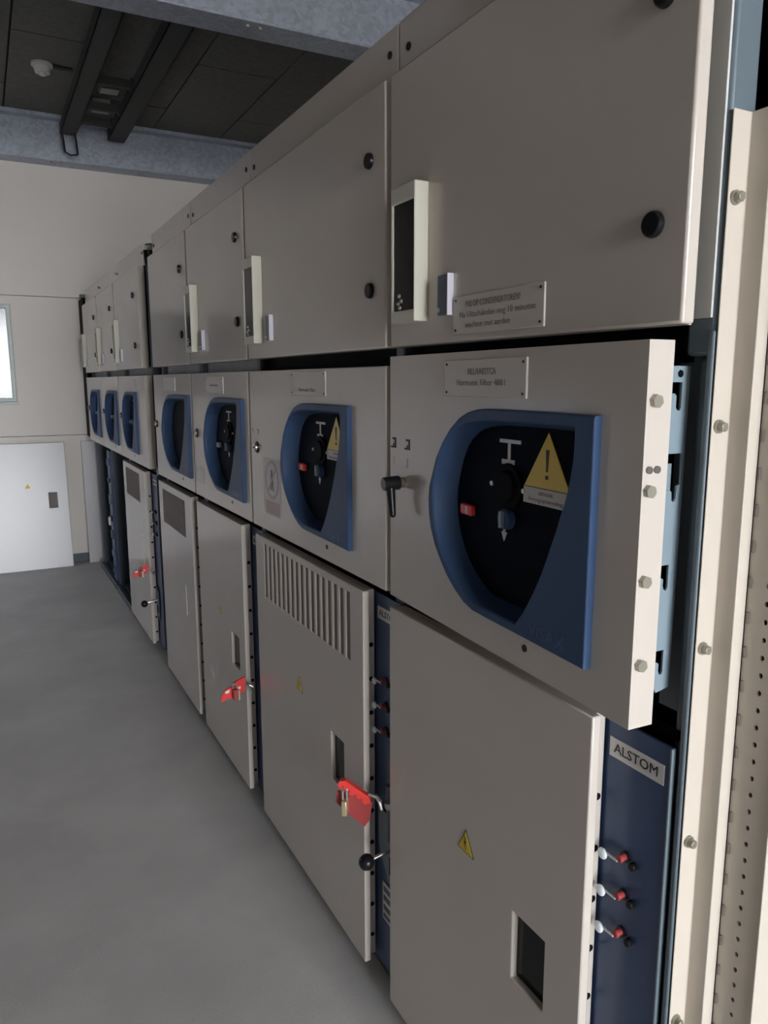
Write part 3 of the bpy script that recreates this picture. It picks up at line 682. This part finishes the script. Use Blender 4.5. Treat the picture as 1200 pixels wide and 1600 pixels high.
# --- cubicles 6 and 7, lower doors taken off
for i, (ya, yb, bz, lab, hub) in enumerate(((4.908, 5.657, (0.055, 1.13, 0.965), 'switchgear cubicle with lower door removed, next to the vented one with a red tag', 0.68), (5.657, 6.457, (0.08, 1.14, 0.965), 'farthest switchgear cubicle, lower door removed, beside the far wall', 0.72))):
    y0 = ya
    c, L, W = cubicle(6 + i, ya, yb, lab, knob=0.146, bezel=bz, hub=hub, fit=False)
    pn = link('control_strip', boxes((0.030, 0.05, 0.03, 0.15, 0.06, 1.01)), 'blue_panel', c, 0.002)
    for z, h, mm in ((0.93, 0.05, 'slate_light'), (0.80, 0.03, 'rubber'), (0.66, 0.07, 'slate_light'), (0.52, 0.04, 'rubber'), (0.40, 0.06, 'slate'), (0.26, 0.05, 'slate_light'), (0.13, 0.04, 'slate')):
        link('terminal', boxes((0.018, 0.031, 0.05, 0.11, z - h / 2, z + h / 2)), mm, pn, 0.003)
    link('busbar_cover', boxes((0.20, 0.24, 0.17, W - 0.05, 0.06, 1.0)), 'slate', c, 0.004)
    for q in range(3):
        yy = 0.25 + q * (W - 0.36) / 2
        bm = boxes((0.13, 0.20, yy - 0.05, yy + 0.05, 0.18, 0.80)); link('contactor', bm, 'inner', c, 0.01)
    link('wire_loom', cyls(((0.10, 0.19, 0.06), (0.10, 0.19, 0.98), 0.018), n=10), 'cable', c, smooth=True)
    link('kick_plate', boxes((0.020, 0.05, 0.02, W - 0.03, 0.0, 0.045)), 'slate', c)
    link('kick_edge', boxes((0.016, 0.022, 0.02, W - 0.03, 0.040, 0.047)), 'galv_strip', c)
    if i == 1:
        link('wall_gap_shade', boxes((0.012, 0.05, W + 0.004, YF - y0 - 0.012, 1.06, 2.14)), 'dark', c)  # black sheet standing in for the shade in the gap to the wall
        link('gap_cap', boxes((-0.004, 0.05, W - 0.01, W + 0.06, 2.14, 2.165)), 'rubber', c)
        link('white_terminal', boxes((0.006, 0.02, 0.06, 0.10, 0.47, 0.53)), 'white', c, 0.003)

# ------------------------------------------------------------------ red lockout tags
def lockout(loc, rz, label, mode):
    o = empty('lockout_tag', loc, label, 'lockout tag', 'red lockout tags on the lower doors')
    o.rotation_euler = (0, 0, rz)
    # local: +x points to the door, plate in the x-z plane
    if mode == 'comb':
        pl = [(-0.085, 0.010), (-0.080, 0.024), (-0.066, 0.026), (-0.010, -0.010), (-0.006, -0.024), (-0.018, -0.030), (-0.030, -0.020), (-0.076, 0.004)]
        bm = bmesh.new(); prism(bm, pl, lambda p: (p[0], -0.008, p[1]), lambda p: (p[0], 0.008, p[1])); h = link('hasp_handle', bm, 'red', o, 0.002)
        for q in range(4):
            x = -0.071 + q * 0.0145; z = 0.010 - q * 0.0095
            link('hasp_hole', boxes((x - 0.0035, x + 0.0035, -0.0085, 0.0085, z - 0.0045, z + 0.0030)), 'red_dark', h)
        bm = bmesh.new(); prism(bm, [(-0.090, -0.012), (-0.040, -0.012), (-0.004, -0.034), (-0.012, -0.080), (-0.024, -0.098), (-0.070, -0.062), (-0.094, -0.040)], lambda p: (p[0], 0.010, p[1]), lambda p: (p[0], 0.013, p[1])); link('warning_tag', bm, 'red_dark', o)
        bd = link('padlock', boxes((-0.074, -0.060, -0.018, 0.006, -0.060, -0.022)), 'brass', o, 0.003)
        bm = bmesh.new(); tube(bm, [(-0.072, -0.006, -0.024), (-0.072, -0.006, 0.000), (-0.062, -0.006, 0.004), (-0.062, -0.006, -0.024)], 0.003); link('shackle', bm, 'steel', bd, smooth=True)
    else:
        bm = bmesh.new(); prism(bm, [(-0.092, -0.052), (-0.084, -0.024), (-0.070, -0.010), (-0.048, -0.006), (-0.046, 0.008), (-0.006, 0.022), (-0.004, -0.006), (-0.010, -0.030), (-0.030, -0.036), (-0.058, -0.044)], lambda p: (p[0], -0.004, p[1]), lambda p: (p[0], 0.004, p[1])); link('warning_tag', bm, 'red', o, 0.0015)
        bm = bmesh.new(); prism(bm, [(-0.078, -0.018), (-0.060, -0.012), (-0.062, -0.022), (-0.072, -0.026)], lambda p: (p[0], -0.0055, p[1]), lambda p: (p[0], -0.0035, p[1])); link('print', bm, 'white', o)
        bm = bmesh.new(); prism(bm, [(-0.034, -0.010), (-0.022, -0.008), (-0.022, -0.016), (-0.030, -0.018)], lambda p: (p[0], -0.0055, p[1]), lambda p: (p[0], -0.0035, p[1])); link('print', bm, 'white', o)
        bd = link('padlock', boxes((-0.054, -0.038, -0.030, -0.006, -0.044, -0.008)), 'red_dark', o, 0.003)
        link('padlock_edge', boxes((-0.038, -0.032, -0.030, -0.006, -0.046, -0.012)), 'brass', bd)
        bm = bmesh.new(); tube(bm, [(-0.050, -0.012, -0.010), (-0.050, -0.012, 0.006), (-0.040, -0.012, 0.006), (-0.040, -0.012, -0.010)], 0.003); link('shackle', bm, 'steel', bd, smooth=True)
    bm = bmesh.new(); tube(bm, [(-0.012, 0, -0.006), (0.010, 0, -0.012), (0.022, -0.004, -0.020)], 0.0045); link('steel_jaw', bm, 'steel', o, smooth=True)
    bm = bmesh.new(); tube(bm, [(0.004, 0.004, -0.010), (0.014, 0.004, -0.024), (0.020, 0.002, -0.044)], 0.005); link('steel_jaw', bm, 'steel', o, smooth=True)
    return o


lockout((0.738, 1.462, 0.553), math.radians(-38), 'red comb-shaped lockout hasp and tag beside the slatted vent cubicle\'s window', 'comb')
lockout((0.728, 2.405, 0.482), 0.0, 'bright red lockout tag with white marks on the plain glossy door, two cubicles away', 'tag')
lockout((0.740, 4.165, 0.500), math.radians(-12), 'small dark red lockout tag on the far vented door beyond the gap', 'tag')

# ------------------------------------------------------------------ removed doors leaning on the far wall
def loose_door(loc, rx, width, label, win):
    o = empty('loose_cabinet_door', loc, label, 'cabinet door', 'removed doors leaning on the far wall')
    o.rotation_euler = (rx, 0, 0)
    holes = [win] if win else []
    d = link('door_leaf', holed(0, width, 0, 1.02, holes, lambda p: (p[0], 0, p[1]), lambda p: (p[0], 0.017, p[1])), 'cream_loose', o, 0.003)
    link('door_lip', boxes((0.012, width - 0.012, 0.017, 0.034, 0.012, 1.008)), 'cream_loose', o)
    if win:
        link('door_window', boxes((win[0], win[1], 0.012, 0.014, win[2], win[3])), 'vent', o)
        s = 0.045; x, z = 0.33, 0.66
        bm = bmesh.new(); prism(bm, [(x - s / 2, z), (x + s / 2, z), (x, z + s * 0.87)], lambda p: (p[0], -0.0012, p[1]), lambda p: (p[0], 0.0005, p[1])); link('hazard_sticker', bm, 'yellow', o)
    return o


M['cream_loose'] = mat('pale_door_enamel', (0.53, 0.515, 0.52), 0.29, var=0.04, vscale=3)
loose_door((-0.055, 6.59, 0.0), math.radians(-6.0), 0.625, 'pale cabinet door with small window leaning under the bright window', (0.478, 0.543, 0.492, 0.618))
loose_door((0.700, 6.650, 0.0), math.radians(-3.0), 0.60, 'pale cabinet door standing in the corner behind the row, mostly hidden', None)

# ------------------------------------------------------------------ open end frame at the right
ef = empty('perforated_end_frame', (0.79, 0.64, 0), 'cream perforated end frame bolted to the near end of the cubicle row', 'cabinet frame')
ZL = 1.808
def ang(poly, z0, z1, name, m='cream_frame', bev=0.0015):
    bm = bmesh.new(); prism(bm, poly, lambda p: (p[0], p[1], z0), lambda p: (p[0], p[1], z1)); return link(name, bm, m, ef, bev)
# local origin (0.79, 0.64): plan profiles
ang([(0.0, 0.0), (0.031, 0.0), (0.031, -0.028), (0.033, -0.028), (0.033, 0.002), (0.0, 0.002)], 0.0, ZL, 'mounting_angle')
ang([(0.031, -0.0285), (0.0515, -0.0285), (0.0515, -0.0265), (0.031, -0.0265)], 0.0, ZL, 'corner_strip')
# perforated post: x = 0.842, y from 0.612 to 0.555, real holes every 25 mm
bm = bmesh.new(); xh = 0.0535; pitch = 0.02335; yh = 0.584 - 0.64; rh = 0.0030; ya, yb = 0.555 - 0.64, 0.612 - 0.64; nh = 8
zz = 0.665 - pitch / 2 - 24 * pitch; z = zz
def q4(a, b, c, d): bm.faces.new([bm.verts.new((xh, *p)) for p in (a, b, c, d)])
while z < ZL - pitch:
    zc = z + pitch / 2; y1h, y2h = yh - 0.008, yh + 0.008
    q4((ya, z), (y1h, z), (y1h, z + pitch), (ya, z + pitch)); q4((y2h, z), (yb, z), (yb, z + pitch), (y2h, z + pitch))
    sq = [(y2h, zc), (y2h, z + pitch), (yh, z + pitch), (y1h, z + pitch), (y1h, zc), (y1h, z), (yh, z), (y2h, z)]
    ho = [(yh + rh * math.cos(PI / 4 * i), zc + rh * 1.25 * math.sin(PI / 4 * i)) for i in range(8)]
    for i in range(8):
        j = (i + 1) % 8; q4(sq[i], sq[j], ho[j], ho[i])
        bm.faces.new([bm.verts.new(p) for p in ((xh, *ho[i]), (xh, *ho[j]), (xh + 0.004, *ho[j]), (xh + 0.004, *ho[i]))])
    z += pitch
ZP0, ZP1 = zz, z
pp = link('perforated_post', bm, 'cream_frame', ef)
link('hole_shade_backing', boxes((xh + 0.004, xh + 0.006, ya, yb, ZP0, ZP1)), 'dark', ef)  # black sheet paints the darkness behind the holes
link('post_foot', boxes((xh, xh + 0.006, ya, yb, 0, ZP0)), 'cream_frame', ef)
ang([(xh - 0.002, ya - 0.002), (xh + 0.16, ya - 0.002), (xh + 0.16, ya), (xh - 0.002, ya)], 0.0, ZL, 'outer_flange')
z = 1.479 + 3 * 0.0462
while z > 0.2:
    link('locating_tab', boxes((xh - 0.0035, xh + 0.001, yb - 0.0045, yb - 0.001, z - 0.0075, z + 0.0075)), 'tab', ef, 0.0008) if 'tab' in M else None
    z -= 0.0462
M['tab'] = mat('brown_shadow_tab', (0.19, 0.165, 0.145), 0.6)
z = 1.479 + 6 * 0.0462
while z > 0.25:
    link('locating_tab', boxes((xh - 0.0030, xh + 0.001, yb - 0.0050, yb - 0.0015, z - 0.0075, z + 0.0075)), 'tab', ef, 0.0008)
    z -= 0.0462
for z in (1.711, 1.444, 1.158, 0.884, 0.606, 0.33):
    b = link('flange_bolt', cyls(((0.011, 0.001, z), (0.011, -0.003, z), 0.0085), n=20), 'zinc', ef)
    link('bolt_head', cyls(((0.011, -0.003, z), (0.011, -0.011, z), 0.0062), n=6), 'zinc', b, 0.0006)
